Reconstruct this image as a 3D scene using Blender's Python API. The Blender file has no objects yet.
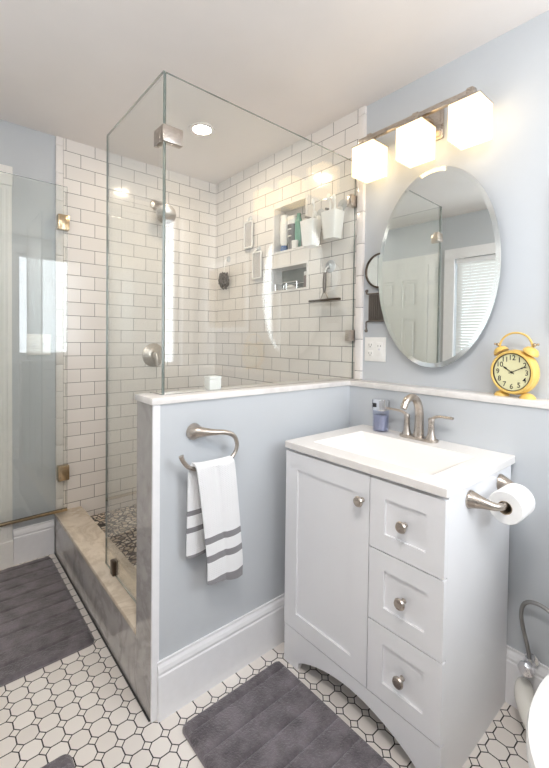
import bpy, bmesh, math, random
from mathutils import Vector, Matrix, noise
random.seed(7)
S = bpy.context.scene
COL = S.collection
PI = math.pi
# ------------------------------------------------------------------ camera
cd = bpy.data.cameras.new('camera'); cam = bpy.data.objects.new('camera', cd); COL.objects.link(cam)
rt = Vector((0.65074761, 0.75919775, 0.0120968)); up = Vector((-0.02449819, 0.00506998, 0.99968702)); fw = Vector((-0.7588988, 0.65084028, -0.02189825))
M = Matrix((rt, up, -fw)).transposed().to_4x4(); M.translation = (1.2036, -1.508, 1.2364)
cam.matrix_world = M
cd.sensor_fit = 'HORIZONTAL'; cd.sensor_width = 36; cd.lens = 399.222/549*36
cd.shift_y = (348.5156-384)/549; cd.clip_start = .01
S.camera = cam
# ------------------------------------------------------------------ world, exposure
w = bpy.data.worlds.new('daylight'); S.world = w; w.use_nodes = True
w.node_tree.nodes['Background'].inputs[0].default_value = (.75, .85, 1, 1)
w.node_tree.nodes['Background'].inputs[1].default_value = 1.5
S.view_settings.view_transform = 'Standard'; S.view_settings.look = 'None'
S.view_settings.gamma = 1; S.view_settings.use_curve_mapping = False
S.view_settings.exposure = 0.83
S.cycles.max_bounces = 10; S.cycles.diffuse_bounces = 5; S.cycles.transparent_max_bounces = 24; S.cycles.glossy_bounces = 6
S.cycles.caustics_reflective = False; S.cycles.caustics_refractive = False
S.cycles.sample_clamp_indirect = 6

def area(name, loc, rot, sx, sy, power, color):
    l = bpy.data.lights.new(name, 'AREA'); l.shape = 'RECTANGLE'; l.size = sx; l.size_y = sy; l.energy = power; l.color = color
    o = bpy.data.objects.new(name, l); COL.objects.link(o); o.location = loc; o.rotation_euler = rot; return o
# daylight through the window in the right wall, and through the blinds of the window behind the photographer
area('window_daylight', (1.59, -.42, 1.6), (0, PI/2, 0), 1.15, .72, 8, (.95, .96, 1))
area('blind_daylight', (.04, -2.10, 1.44), (PI/2, 0, 0), .88, 1.05, 4, (.93, .96, 1))

# ------------------------------------------------------------------ materials
class NT:
    def __init__(s, name):
        m = bpy.data.materials.new(name); m.use_nodes = True; s.m = m; s.t = m.node_tree; s.t.nodes.clear()
        s.out = s.n('ShaderNodeOutputMaterial')
    def n(s, ty, **k):
        x = s.t.nodes.new(ty)
        for a, b in k.items(): setattr(x, a, b)
        return x
    def l(s, a, b): s.t.links.new(a, b)
    def put(s, sock, v):
        if isinstance(v, bpy.types.NodeSocket): s.l(v, sock)
        else: sock.default_value = v
    def math(s, op, a, b=0.0, c=0.0):
        x = s.n('ShaderNodeMath', operation=op); s.put(x.inputs[0], a); s.put(x.inputs[1], b); s.put(x.inputs[2], c); return x.outputs[0]
    def mix(s, f, a, b):
        x = s.n('ShaderNodeMix', data_type='RGBA'); s.put(x.inputs['Factor'], f); s.put(x.inputs[6], a); s.put(x.inputs[7], b); return x.outputs[2]
    def pos(s): return s.n('ShaderNodeNewGeometry').outputs['Position']
    def obj(s): return s.n('ShaderNodeTexCoord').outputs['Object']
    def xyz(s, v):
        x = s.n('ShaderNodeSeparateXYZ'); s.l(v, x.inputs[0]); return x.outputs
    def vec(s, a, b, c=0.0):
        x = s.n('ShaderNodeCombineXYZ'); s.put(x.inputs[0], a); s.put(x.inputs[1], b); s.put(x.inputs[2], c); return x.outputs[0]
    def noise(s, scale, v=None, detail=3, rough=.5, dist=0):
        x = s.n('ShaderNodeTexNoise'); x.inputs['Scale'].default_value = scale; x.inputs['Detail'].default_value = detail
        x.inputs['Roughness'].default_value = rough; x.inputs['Distortion'].default_value = dist
        s.l(v if v is not None else s.obj(), x.inputs['Vector']); return x.outputs['Fac']
    def ramp(s, f, stops):
        x = s.n('ShaderNodeValToRGB'); s.l(f, x.inputs[0]); e = x.color_ramp.elements
        while len(e) < len(stops): e.new(.5)
        for q, (p, c) in zip(e, stops): q.position = p; q.color = c if len(c) == 4 else (*c, 1)
        return x.outputs[0]
    def bump(s, h, strength=.3, dist=.002):
        x = s.n('ShaderNodeBump'); x.inputs['Strength'].default_value = strength; x.inputs['Distance'].default_value = dist
        s.l(h, x.inputs['Height']); return x.outputs[0]
    def bsdf(s, color, rough=.5, metal=0.0, normal=None, **k):
        b = s.n('ShaderNodeBsdfPrincipled')
        s.put(b.inputs['Base Color'], color if isinstance(color, bpy.types.NodeSocket) or len(color) == 4 else (*color, 1))
        s.put(b.inputs['Roughness'], rough); s.put(b.inputs['Metallic'], metal)
        if normal is not None: s.l(normal, b.inputs['Normal'])
        for a, v in k.items(): s.put(b.inputs[a.replace('_', ' ')], v)
        s.l(b.outputs[0], s.out.inputs[0]); return b

def lin(r, g, b):
    f = lambda c: (c/255/12.92 if c/255 <= .04045 else ((c/255+.055)/1.055)**2.4)
    return (f(r), f(g), f(b), 1)

def plain(name, c, rough=.5, metal=0.0, nscale=40, var=.04, bs=.05, **k):
    t = NT(name); f = t.noise(nscale)
    d = tuple(max(0, x*(1-var)) for x in c[:3])+(1,); e = tuple(min(1, x*(1+var)) for x in c[:3])+(1,)
    t.bsdf(t.mix(f, d, e), rough, metal, t.bump(f, bs, .0008), **k); return t.m

def brushed(name, c, rough=.3):
    t = NT(name); p = t.xyz(t.obj()); v = t.vec(t.math('MULTIPLY', p[0], 60), t.math('MULTIPLY', p[1], 60), t.math('MULTIPLY', p[2], 900))
    f = t.noise(1.0, v, 2)
    t.bsdf(t.mix(f, tuple(x*.93 for x in c[:3])+(1,), c), t.math('MULTIPLY_ADD', f, .06, rough-.03), 1.0, t.bump(f, .02, .0002)); return t.m

def paint(name, c):
    t = NT(name); f = t.noise(6); g = t.noise(260, detail=2)
    t.bsdf(t.mix(f, tuple(x*.97 for x in c[:3])+(1,), tuple(min(1, x*1.03) for x in c[:3])+(1,)), .55, 0, t.bump(g, .08, .0006), Specular_IOR_Level=.3); return t.m

def tiles(name, axis, x0, z0, tile=lin(238, 233, 228), grout=lin(104, 97, 92)):
    """running-bond 3x6 glazed tile, on world coordinates; axis = horizontal world axis"""
    t = NT(name); p = t.xyz(t.pos())
    u = t.math('SUBTRACT', p[axis], x0); v = t.math('SUBTRACT', p[2], z0)
    H, Wd, mo = .0782, .1575, .0014
    vr = t.math('DIVIDE', v, H); row = t.math('FLOOR', vr)
    par = t.math('MODULO', t.math('ABSOLUTE', row), 2.0)
    ur = t.math('ADD', t.math('DIVIDE', u, Wd), t.math('MULTIPLY', par, .5))
    colm = t.math('FLOOR', ur)
    fu = t.math('SUBTRACT', ur, colm); fv = t.math('SUBTRACT', vr, row)
    du = t.math('MULTIPLY', t.math('MINIMUM', fu, t.math('SUBTRACT', 1.0, fu)), Wd)
    dv = t.math('MULTIPLY', t.math('MINIMUM', fv, t.math('SUBTRACT', 1.0, fv)), H)
    d = t.math('MINIMUM', du, dv)
    g = t.math('LESS_THAN', d, mo)
    h = t.math('SMOOTH_MIN', t.math('DIVIDE', d, .004), 1.0, .3)
    wn = t.n('ShaderNodeTexWhiteNoise', noise_dimensions='2D'); t.l(t.vec(colm, row), wn.inputs['Vector'])
    c1 = t.mix(wn.outputs['Value'], tuple(x*.94 for x in tile[:3])+(1,), tile)
    n = t.noise(9, t.pos(), 2)
    hh = t.math('ADD', h, t.math('MULTIPLY', n, .5))
    t.bsdf(t.mix(g, c1, grout), t.math('MULTIPLY_ADD', g, .6, .12), 0, t.bump(hh, .35, .0015)); return t.m

def octagon(name):
    t = NT(name); p = t.xyz(t.pos()); P = .0602
    U = t.math('DIVIDE', t.math('ADD', p[0], .4200), P); V = t.math('DIVIDE', t.math('ADD', p[1], 1.2590), .0599)
    a = t.math('PINGPONG', U, .5); b = t.math('PINGPONG', V, .5)
    # dot centres sit on whole numbers
    s = t.math('ADD', a, b); D = .262; w = .031
    dot = t.math('LESS_THAN', s, D)
    e1 = t.math('LESS_THAN', t.math('ABSOLUTE', t.math('SUBTRACT', s, D)), w*1.25)
    e2 = t.math('MULTIPLY', t.math('LESS_THAN', t.math('MINIMUM', a, b), w), t.math('GREATER_THAN', s, D))
    g = t.math('MAXIMUM', e1, e2)
    cu = t.math('FLOOR', U); cv = t.math('FLOOR', V)
    wn = t.n('ShaderNodeTexWhiteNoise', noise_dimensions='2D'); t.l(t.vec(cu, cv), wn.inputs['Vector'])
    c = t.mix(wn.outputs['Value'], lin(229, 222, 215), lin(241, 235, 229))
    c = t.mix(t.math('MULTIPLY', dot, .5), c, lin(236, 230, 222))
    h = t.math('SUBTRACT', 1.0, g)
    t.bsdf(t.mix(g, c, lin(48, 44, 42)), t.math('MULTIPLY_ADD', g, .5, .28), 0, t.bump(h, .4, .001)); return t.m

def marble(name, base, vein, rough=.18, sc=3.0):
    t = NT(name); o = t.pos()
    n1 = t.noise(sc, o, 8, .65, 1.2)
    r = t.ramp(n1, [(0, base), (.44, base), (.5, vein), (.56, base), (1, base)])
    n2 = t.noise(sc*2.6, o, 6, .6, .8)
    r2 = t.mix(t.ramp(n2, [(.35, (0, 0, 0)), (.75, (.6, .6, .6))]), r, tuple(x*.8 for x in vein[:3])+(1,))
    n3 = t.noise(sc*.5, o, 3)
    c = t.mix(t.ramp(n3, [(.35, (0, 0, 0)), (.7, (.35, .35, .35))]), r2, base)
    t.bsdf(c, rough, 0, Specular_IOR_Level=.5 if rough > .1 else .95); return t.m

def pebble(name):
    t = NT(name); v = t.n('ShaderNodeTexVoronoi', feature='DISTANCE_TO_EDGE'); v.inputs['Scale'].default_value = 34
    o = t.pos(); t.l(o, v.inputs['Vector'])
    v2 = t.n('ShaderNodeTexVoronoi', feature='F1'); v2.inputs['Scale'].default_value = 34; t.l(o, v2.inputs['Vector'])
    cc = t.xyz(v2.outputs['Color'])
    c = t.ramp(cc[0], [(0, lin(120, 108, 94)), (.2, lin(196, 180, 160)), (.6, lin(226, 212, 194)), (1, lin(242, 234, 222))])
    g = t.math('LESS_THAN', v.outputs['Distance'], .11)
    h = t.ramp(v.outputs['Distance'], [(0, (0, 0, 0)), (.35, (1, 1, 1))])
    t.bsdf(t.mix(g, c, lin(40, 35, 31)), .35, 0, t.bump(h, .7, .006)); return t.m

def thin_glass(name, tint=(.95, .975, .965, 1), r0=.085):
    t = NT(name); lw = t.n('ShaderNodeLayerWeight'); lw.inputs['Blend'].default_value = .5
    f = t.math('MULTIPLY_ADD', t.math('POWER', lw.outputs['Facing'], 5.0), 1-r0, r0)
    tr = t.n('ShaderNodeBsdfTransparent'); tr.inputs[0].default_value = tint
    gl = t.n('ShaderNodeBsdfGlossy'); gl.inputs['Roughness'].default_value = 0.0; gl.inputs['Color'].default_value = (1, 1, 1, 1)
    mx = t.n('ShaderNodeMixShader'); t.l(f, mx.inputs[0]); t.l(tr.outputs[0], mx.inputs[1]); t.l(gl.outputs[0], mx.inputs[2])
    t.l(mx.outputs[0], t.out.inputs[0]); return t.m

def emit(name, c, s):
    t = NT(name); e = t.n('ShaderNodeEmission'); e.inputs[0].default_value = c; e.inputs[1].default_value = s
    t.l(e.outputs[0], t.out.inputs[0]); return t.m

def shade_glass(name, c, s):
    t = NT(name); b = t.bsdf((.5, .47, .42), .35); b.inputs['Emission Color'].default_value = c; b.inputs['Emission Strength'].default_value = s; return t.m

def fabric(name, c, scale=220, bs=.6, dist=.003, var=.15):
    t = NT(name); f = t.noise(scale, detail=4); g = t.noise(14, detail=4, rough=.65)
    lo = tuple(x*(1-var) for x in c[:3])+(1,); hi = tuple(min(1, x*(1+var)) for x in c[:3])+(1,)
    cc = t.mix(t.ramp(g, [(.38, (0, 0, 0)), (.62, (1, 1, 1))]), lo, hi)
    t.bsdf(cc, .95, 0, t.bump(f, bs, dist), Sheen_Weight=.35, Sheen_Roughness=.5, Specular_IOR_Level=.1); return t.m

def towel_mat(name, bands, edge):
    t = NT(name); p = t.xyz(t.pos()); z = p[2]
    g = None
    for a, b in bands:
        k = t.math('MULTIPLY', t.math('GREATER_THAN', z, a), t.math('LESS_THAN', z, b)); g = k if g is None else t.math('MAXIMUM', g, k)
    wv = t.math('MULTIPLY', t.math('SINE', t.math('MULTIPLY', z, 900)), t.math('SINE', t.math('MULTIPLY', p[1], 700)))
    n = t.noise(300, t.pos(), 3)
    h = t.math('ADD', t.math('MULTIPLY', wv, .5), n)
    t.bsdf(t.mix(g, lin(243, 243, 244), lin(140, 138, 141)), .95, 0, t.bump(h, .7, .0022), Sheen_Weight=.3, Specular_IOR_Level=.1); return t.m

MT = {}
MT['paint'] = paint('blue_grey_wall_paint', lin(199, 203, 207))
MT['ceil'] = paint('ceiling_paint', lin(236, 230, 226))
MT['trim'] = plain('white_trim_paint', lin(240, 240, 242), .35)
MT['tileB'] = tiles('subway_tile_back', 0, -.199, 2.301-.0782*30)
MT['tileL'] = tiles('subway_tile_left', 1, -.765, 2.301-.0782*30)
MT['oct'] = octagon('octagon_and_dot_tile')
MT['marbleW'] = marble('white_marble', lin(240, 237, 234), lin(232, 228, 225), .2, 3)
MT['marbleC'] = marble('cream_marble', lin(232, 220, 203), lin(205, 190, 170), .2, 3)
MT['marbleG'] = marble('grey_marble', lin(192, 188, 186), lin(164, 160, 158), .03, 2.6)
MT['pebble'] = pebble('pebble_mosaic')
MT['glass'] = thin_glass('clear_glass_face', (.978, .988, .98, 1), .05)
MT['gedge'] = plain('green_glass_edge', lin(112, 122, 117), .15, 0, Transmission_Weight=.3)
MT['mirror'] = plain('silvered_mirror', (.86, .89, .87, 1), .0, 1.0, var=0, bs=0)
MT['bevel'] = plain('mirror_bevel', (.84, .87, .85, 1), .12, 1.0, var=0, bs=0)
MT['nickel'] = brushed('brushed_nickel', lin(196, 186, 176), .28)
MT['chrome'] = plain('chrome', (.85, .85, .87, 1), .08, 1.0, var=0, bs=0)
MT['brass'] = brushed('warm_nickel', lin(196, 176, 146), .25)
MT['dark'] = plain('dark_plastic', lin(45, 42, 44), .4)
MT['slot'] = plain('dark_slot', lin(60, 58, 58), .6)
MT['cab'] = plain('white_lacquer', lin(240, 240, 242), .3, nscale=20, var=.01)
MT['cabin'] = plain('white_lacquer_inner', lin(225, 225, 228), .5)
MT['sink'] = plain('white_ceramic', lin(240, 236, 232), .12, nscale=5, var=.01, bs=0)
MT['toilet'] = plain('toilet_china', lin(244, 243, 240), .1, nscale=5, var=.01, bs=0)
MT['chinac'] = plain('cream_china', lin(236, 233, 224), .2, nscale=5, var=.01, bs=0)
MT['plastic'] = plain('white_plastic', lin(244, 243, 240), .35)
MT['yellow'] = plain('yellow_enamel', lin(228, 192, 106), .3, nscale=15, var=.03)
MT['dial'] = plain('dial_paper', lin(234, 230, 186), .5)
MT['ink'] = plain('black_ink', lin(38, 34, 30), .5)
MT['rug'] = fabric('grey_plush', lin(112, 106, 110), 160, .9, .006, .3)
MT['rugedge'] = fabric('grey_plush_edge', lin(128, 122, 125), 220, .5, .003, .12)
MT['paper'] = fabric('tissue_paper', lin(247, 246, 244), 120, .2, .001, .01)
MT['card'] = plain('cardboard_core', lin(170, 150, 125), .8)
MT['braid'] = brushed('braided_steel', lin(168, 166, 164), .35)
MT['door'] = plain('white_door_paint', lin(240, 238, 234), .35)
MT['blind'] = plain('white_blind_slat', lin(228, 226, 222), .5)
MT['tf'] = towel_mat('striped_waffle_front', [(.560, .582), (.497, .520), (.30, .437)], 0)
MT['tb'] = towel_mat('striped_waffle_back', [(.655, .672), (.597, .615), (.30, .520)], 0)
MT['shade'] = shade_glass('lit_frosted_glass', (1, .72, .36, 1), 1.45)
MT['lens'] = emit('lit_downlight_lens', (1, .84, .64, 1), 130)
MT['dome'] = emit('fill_lamp_glow', (1, .95, .91, 1), 42)  # glow of the added fill lamp over the camera
MT['soap'] = thin_glass('clear_plastic_jar', (.86, .88, .97, 1), .06)
MT['liquid'] = plain('lilac_soap', lin(206, 210, 228), .15, Transmission_Weight=.6)
MT['grille'] = plain('grey_metal_bracket', lin(120, 112, 106), .4, .8)
MT['bronze'] = plain('dark_bronze', lin(92, 80, 70), .3, .9)
MT['blue'] = plain('blue_cap', lin(60, 96, 150), .4)
MT['greentube'] = plain('green_bottle_plastic', lin(110, 160, 142), .35)
MT['greytube'] = plain('grey_tube_plastic', lin(120, 118, 120), .4)
MT['brown'] = plain('brown_bottle_plastic', lin(110, 96, 92), .35)
MT['mesh'] = plain('mirror_acrylic', lin(214, 212, 210), .12, .55)
MT['loofah'] = fabric('black_mesh_loofah', lin(48, 44, 50), 120, 1, .01, .3)
MT['suction'] = plain('suction_cup_vinyl', lin(238, 240, 242), .15, Transmission_Weight=.35)
MT['art'] = None
t = NT('botanical_print'); n = t.noise(14, t.obj(), 6, .7, 1.5)
t.bsdf(t.ramp(n, [(.3, lin(120, 104, 84)), (.5, lin(196, 182, 160)), (.7, lin(226, 216, 198))]), .6); MT['art'] = t.m

# ------------------------------------------------------------------ mesh helpers
def NB(): return bmesh.new()
def box(bm, x0, x1, y0, y1, z0, z1, bev=0, seg=2, mi=0):
    vs = [bm.verts.new(p) for p in [(x0, y0, z0), (x1, y0, z0), (x1, y1, z0), (x0, y1, z0), (x0, y0, z1), (x1, y0, z1), (x1, y1, z1), (x0, y1, z1)]]
    fs = [bm.faces.new([vs[i] for i in f]) for f in [(0, 3, 2, 1), (4, 5, 6, 7), (0, 1, 5, 4), (1, 2, 6, 5), (2, 3, 7, 6), (3, 0, 4, 7)]]
    for f in fs: f.material_index = mi
    if bev > 0:
        es = list({e for f in fs for e in f.edges})
        bmesh.ops.bevel(bm, geom=es, offset=bev, segments=seg, profile=.5, affect='EDGES')
    return bm
def B(*a, **k): return box(NB(), *a, **k)
def lathe(bm, prof, c=(0, 0, 0), ax='z', n=32, sx=1, sy=1):
    """prof: [(r, h)], revolved round an axis through c"""
    c = Vector(c); rings = []
    for r, h in prof:
        ring = []
        if r < 1e-6:
            q = [(0, 0, h)]
        else: q = [(r*sx*math.cos(2*PI*i/n), r*sy*math.sin(2*PI*i/n), h) for i in range(n)]
        for x, y, z in q:
            if ax == 'z': p = (x, y, z)
            elif ax == 'y': p = (x, -z, y)      # h grows towards -y
            elif ax == 'x': p = (z, x, y)
            ring.append(bm.verts.new(c+Vector(p)))
        rings.append(ring)
    for a, b in zip(rings, rings[1:]):
        if len(a) == 1 and len(b) == 1: continue
        for i in range(n):
            j = (i+1) % n
            if len(a) == 1: bm.faces.new((a[0], b[i], b[j]))
            elif len(b) == 1: bm.faces.new((a[i], a[j], b[0]))
            else: bm.faces.new((a[i], a[j], b[j], b[i]))
    bmesh.ops.recalc_face_normals(bm, faces=bm.faces)
    return bm
def cap(prof, r0=True):
    return ([(0, prof[0][1])]+prof+[(0, prof[-1][1])])
def smooth_path(pts, k=6):
    """Catmull-Rom, points may carry a radius as 4th value"""
    P = [tuple(p) for p in pts]; P = [P[0]]+P+[P[-1]]; out = []
    for i in range(1, len(P)-2):
        for s in range(k):
            u = s/k; r = []
            for a, b, c, d in zip(P[i-1], P[i], P[i+1], P[i+2]):
                r.append(.5*((2*b)+(-a+c)*u+(2*a-5*b+4*c-d)*u*u+(-a+3*b-3*c+d)*u**3))
            out.append(tuple(r))
    out.append(P[-2]); return out
def tube(bm, pts, r=.005, n=12, k=6, smooth=True, closed=False, flat=1.0):
    if len(pts[0]) == 3: pts = [(*p, r) for p in pts]
    if smooth: pts = smooth_path(pts, k)
    P = [Vector(p[:3]) for p in pts]; R = [p[3] for p in pts]; N = len(P); rings = []
    prev = None
    for i in range(N):
        d = (P[min(i+1, N-1)]-P[max(i-1, 0)]).normalized()
        if prev is None:
            a = Vector((0, 0, 1)) if abs(d.z) < .9 else Vector((0, 1, 0)); u = d.cross(a).normalized()
        else: u = (prev-d*prev.dot(d)).normalized()
        prev = u; v = d.cross(u)
        rings.append([bm.verts.new(P[i]+(u*math.cos(2*PI*j/n)+v*math.sin(2*PI*j/n)*flat)*R[i]) for j in range(n)])
    for a, b in zip(rings, rings[1:]):
        for i in range(n): bm.faces.new((a[i], a[(i+1) % n], b[(i+1) % n], b[i]))
    bm.faces.new(rings[0][::-1]); bm.faces.new(rings[-1])
    bmesh.ops.recalc_face_normals(bm, faces=bm.faces)
    return bm
def prism(bm, poly, axis, a, b, bev=0):
    """poly: 2D outline in the plane normal to axis ('x': (y,z), 'y': (x,z), 'z': (x,y)); extruded from a to b"""
    def P(p, h): return {'x': (h, p[0], p[1]), 'y': (p[0], h, p[1]), 'z': (p[0], p[1], h)}[axis]
    A = [bm.verts.new(P(p, a)) for p in poly]; C = [bm.verts.new(P(p, b)) for p in poly]; n = len(poly)
    bm.faces.new(A); bm.faces.new(C[::-1])
    for i in range(n): bm.faces.new((A[i], C[i], C[(i+1) % n], A[(i+1) % n]))
    bmesh.ops.recalc_face_normals(bm, faces=bm.faces)
    if bev: bmesh.ops.bevel(bm, geom=list(bm.edges), offset=bev, segments=2, affect='EDGES')
    return bm
def rrect(x0, x1, y0, y1, r, k=5):
    o = []
    for cx, cy, a in ((x1-r, y0+r, -PI/2), (x1-r, y1-r, 0), (x0+r, y1-r, PI/2), (x0+r, y0+r, PI)):
        for i in range(k+1): o.append((cx+r*math.cos(a+PI/2*i/k), cy+r*math.sin(a+PI/2*i/k)))
    return o
def ring_prism(bm, outer, inner, axis, a, b):
    """frame: outer and inner outlines with the same vertex count"""
    def P(p, h): return {'x': (h, p[0], p[1]), 'y': (p[0], h, p[1]), 'z': (p[0], p[1], h)}[axis]
    n = len(outer)
    o0 = [bm.verts.new(P(p, a)) for p in outer]; o1 = [bm.verts.new(P(p, b)) for p in outer]
    i0 = [bm.verts.new(P(p, a)) for p in inner]; i1 = [bm.verts.new(P(p, b)) for p in inner]
    for i in range(n):
        j = (i+1) % n
        bm.faces.new((o0[i], o0[j], o1[j], o1[i])); bm.faces.new((i0[j], i0[i], i1[i], i1[j]))
        bm.faces.new((o0[j], o0[i], i0[i], i0[j])); bm.faces.new((o1[i], o1[j], i1[j], i1[i]))
    bmesh.ops.recalc_face_normals(bm, faces=bm.faces)
    return bm
def ball(bm, c, r, sx=1, sy=1, sz=1, seg=20):
    res = bmesh.ops.create_uvsphere(bm, u_segments=seg, v_segments=seg//2+2, radius=r)
    for v in res['verts']: v.co = Vector((v.co.x*sx, v.co.y*sy, v.co.z*sz))+Vector(c)
    return bm

def mk(name, bm, mat, parent=None, world=True, smooth=True, loc=None):
    """link bm as one mesh; world=True: vertices are in world coordinates and are moved to the parent's frame"""
    me = bpy.data.meshes.new(name)
    if parent is not None and world: bm.transform(frame(parent).inverted())
    if parent is None and loc is not None: bm.transform(Matrix.Translation(-Vector(loc)))
    bm.to_mesh(me); bm.free()
    for m in (mat if isinstance(mat, (list, tuple)) else [mat]): me.materials.append(m)
    if smooth:
        me.polygons.foreach_set('use_smooth', [True]*len(me.polygons)); 
        try: me.set_sharp_from_angle(angle=math.radians(35))
        except Exception: pass
    o = bpy.data.objects.new(name, me); COL.objects.link(o)
    if parent is not None: o.parent = parent
    elif loc is not None: o.location = loc
    return o
def frame(o):
    m = Matrix.Translation(o.location) @ o.rotation_euler.to_matrix().to_4x4()
    return frame(o.parent) @ m if o.parent else m
def tag(o, label, cat, group=None, kind=None):
    o['label'] = label; o['category'] = cat
    if group: o['group'] = group
    if kind: o['kind'] = kind
    return o
def thing(name, label, cat, loc, rotz=0, group=None):
    o = bpy.data.objects.new(name, None); o.empty_display_size = .05; COL.objects.link(o); o.location = loc; o.rotation_euler = (0, 0, rotz)
    return tag(o, label, cat, group)
def struct(name, bm, mat, parent=None, label=None, smooth=False):
    o = mk(name, bm, mat, parent, smooth=smooth)
    if parent is None: o['kind'] = 'structure'
    if label: o['label'] = label
    return o
def dup(root, loc, label, rotz=None):
    r = root.copy(); COL.objects.link(r); r.location = loc; r['label'] = label
    if rotz is not None: r.rotation_euler = (0, 0, rotz)
    def rec(a, b):
        for ch in [c for c in bpy.data.objects if c.parent == a]:
            d = ch.copy(); COL.objects.link(d); d.parent = b; rec(ch, d)
    rec(root, r); return r

# ------------------------------------------------------------------ room shell
XL, XR, YB, YF, ZC = -1.338, 1.50, .09, -2.0, 2.369
CURB, LED = .233, 1.047
struct('floor', B(XL-.1, XR+.1, YF-.1, YB+.1, -.1, 0), MT['oct'])
struct('ceiling', B(XL-.1, XR+.1, YF-.1, YB+.1, ZC, ZC+.1), MT['ceil'])
# back wall (mirror and niche wall); the shower half carries two recessed niches
wb = NB(); box(wb, XL-.1, XR+.1, YB+.112, YB+.2, 0, ZC); box(wb, .0, XR+.1, YB, YB+.112, 0, ZC)
wall_back = struct('wall_back', wb, MT['paint'])
N1 = (-.66, -.392, 1.765, 2.03); N2 = (-.685, -.378, 1.532, 1.668)
YT = YB-.01
bm = NB(); 
xs = [XL, N2[0], N1[0], N1[1], N2[1], -.038]; zs = [0, N2[2], N2[3], N1[2], N1[3], ZC]
for i in range(5):
    for j in range(5):
        cx = (xs[i]+xs[i+1])/2; cz = (zs[j]+zs[j+1])/2
        if any(n[0] < cx < n[1] and n[2] < cz < n[3] for n in (N1, N2)): continue
        box(bm, xs[i], xs[i+1], YT, YB+.112, zs[j], zs[j+1])
bmesh.ops.remove_doubles(bm, verts=bm.verts, dist=1e-5)
struct('tile_cladding', bm, MT['tileB'], wall_back)
for nm, N in (('upper', N1), ('lower', N2)):
    bm = NB(); f = .012
    ring_prism(bm, rrect(N[0]-f, N[1]+f, N[2]-f, N[3]+f, .002, 1), rrect(N[0]+.001, N[1]-.001, N[2]+.001, N[3]-.001, .001, 1), 'y', YT-.004, YT+.09)
    struct('niche_back', B(N[0], N[1], YT+.093, YT+.121, N[2], N[3]), MT['tileB'], wall_back)
    struct('niche_trim', bm, MT['marbleW'], wall_back)
# bullnose strip where the tile ends
def strip(name, axis, a, b, base, z0, z1, off):
    bm = NB(); z = ZC-.05-.155*20 + off
    while z < z1:
        lo = max(z+.0009, z0); hi = min(z+.155-.0009, z1)
        if hi-lo > .005:
            if axis == 'y': box(bm, a, b, base-.016, base+.02, lo, hi, .003, 2)
            else: box(bm, base-.02, base+.016, a, b, lo, hi, .003, 2)
        z += .155
    return bm
bn = struct('trim_1', strip('t', 'y', -.035, .004, YB, LED+.001, ZC-.001, .010), MT['tileB'] if False else plain('glazed_bullnose', lin(236, 231, 227), .12), smooth=True)
BULL = bn.data.materials[0]
struct('trim_2', strip('t', 'x', -.975, -.937, XL, CURB+.001, ZC-.001, .002), BULL, smooth=True)
g = NB(); box(g, -.039, .0, YB-.006, YB, LED, ZC); struct('grout_line', g, MT['slot'], wall_back)
# left wall
wall_left = struct('wall_left', B(XL-.1, XL, YF-.1, YB+.2, 0, ZC), MT['paint'])
struct('tile_cladding', B(XL, XL+.01, -.935, YT, .1, ZC), MT['tileL'], wall_left)
struct('wall_front', None or (lambda bm: (box(bm, XL-.1, -.41, YF-.1, YF, 0, ZC), box(bm, .49, XR+.1, YF-.1, YF, 0, ZC), box(bm, -.41, .49, YF-.1, YF, 0, .9), box(bm, -.41, .49, YF-.1, YF, 1.98, ZC), bm)[-1])(NB()), MT['paint'])
struct('wall_right', (lambda bm: (box(bm, XR, XR+.1, YF, -.79, 0, ZC), box(bm, XR, XR+.1, -.05, YB, 0, ZC), box(bm, XR, XR+.1, -.79, -.05, 0, 1.02), box(bm, XR, XR+.1, -.79, -.05, 2.18, ZC), bm)[-1])(NB()), MT['paint'])
# low furred wall below the mirror, with a marble ledge
struct('wall_ledge', B(0, XR, 0, YB, 0, LED-.024), MT['paint'])
led = B(0.0, XR, -.008, YB, LED-.024, LED, .003)
struct('trim_3', led, MT['marbleW'], label='white marble ledge along the wall under the oval mirror', smooth=True)
# half wall between shower and vanity
wp = struct('wall_pony', B(-.120, 0, -.972, YT, 0, LED-.022), MT['paint'])
struct('tile_cladding', B(-.128, -.120, -.84, YT, .1, LED-.022), MT['tileL'], wp)
struct('end_panel', B(-.128, -.006, -.979, -.972, 0, LED-.022), MT['marbleG'], wp)
struct('corner_strip', B(-.006, .0035, -.980, -.955, 0, LED-.022, .002), MT['trim'], wp)
struct('cap', B(-.134, .008, -.986, YT, LED-.022, LED, .003), MT['marbleW'], wp, smooth=True)
# curb and shower floor
cu = struct('shower_curb', B(XL, -.128, -.972, -.845, 0, CURB-.022), MT['tileL'])
cu['label'] = 'marble-clad curb at the foot of the shower opening'
struct('curb_face', B(XL, -.128, -.979, -.972, 0, CURB-.022), MT['marbleG'], cu)
struct('curb_top', B(XL, -.128, -.982, -.838, CURB-.020, CURB, .003), MT['marbleC'], cu, smooth=True)
struct('grout_line', B(XL, -.006, -.985, -.9795, 0, .0025), MT['slot'], cu)
struct('shower_floor', B(XL, -.120, -.845, YB, 0, .158), MT['pebble'])

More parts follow.
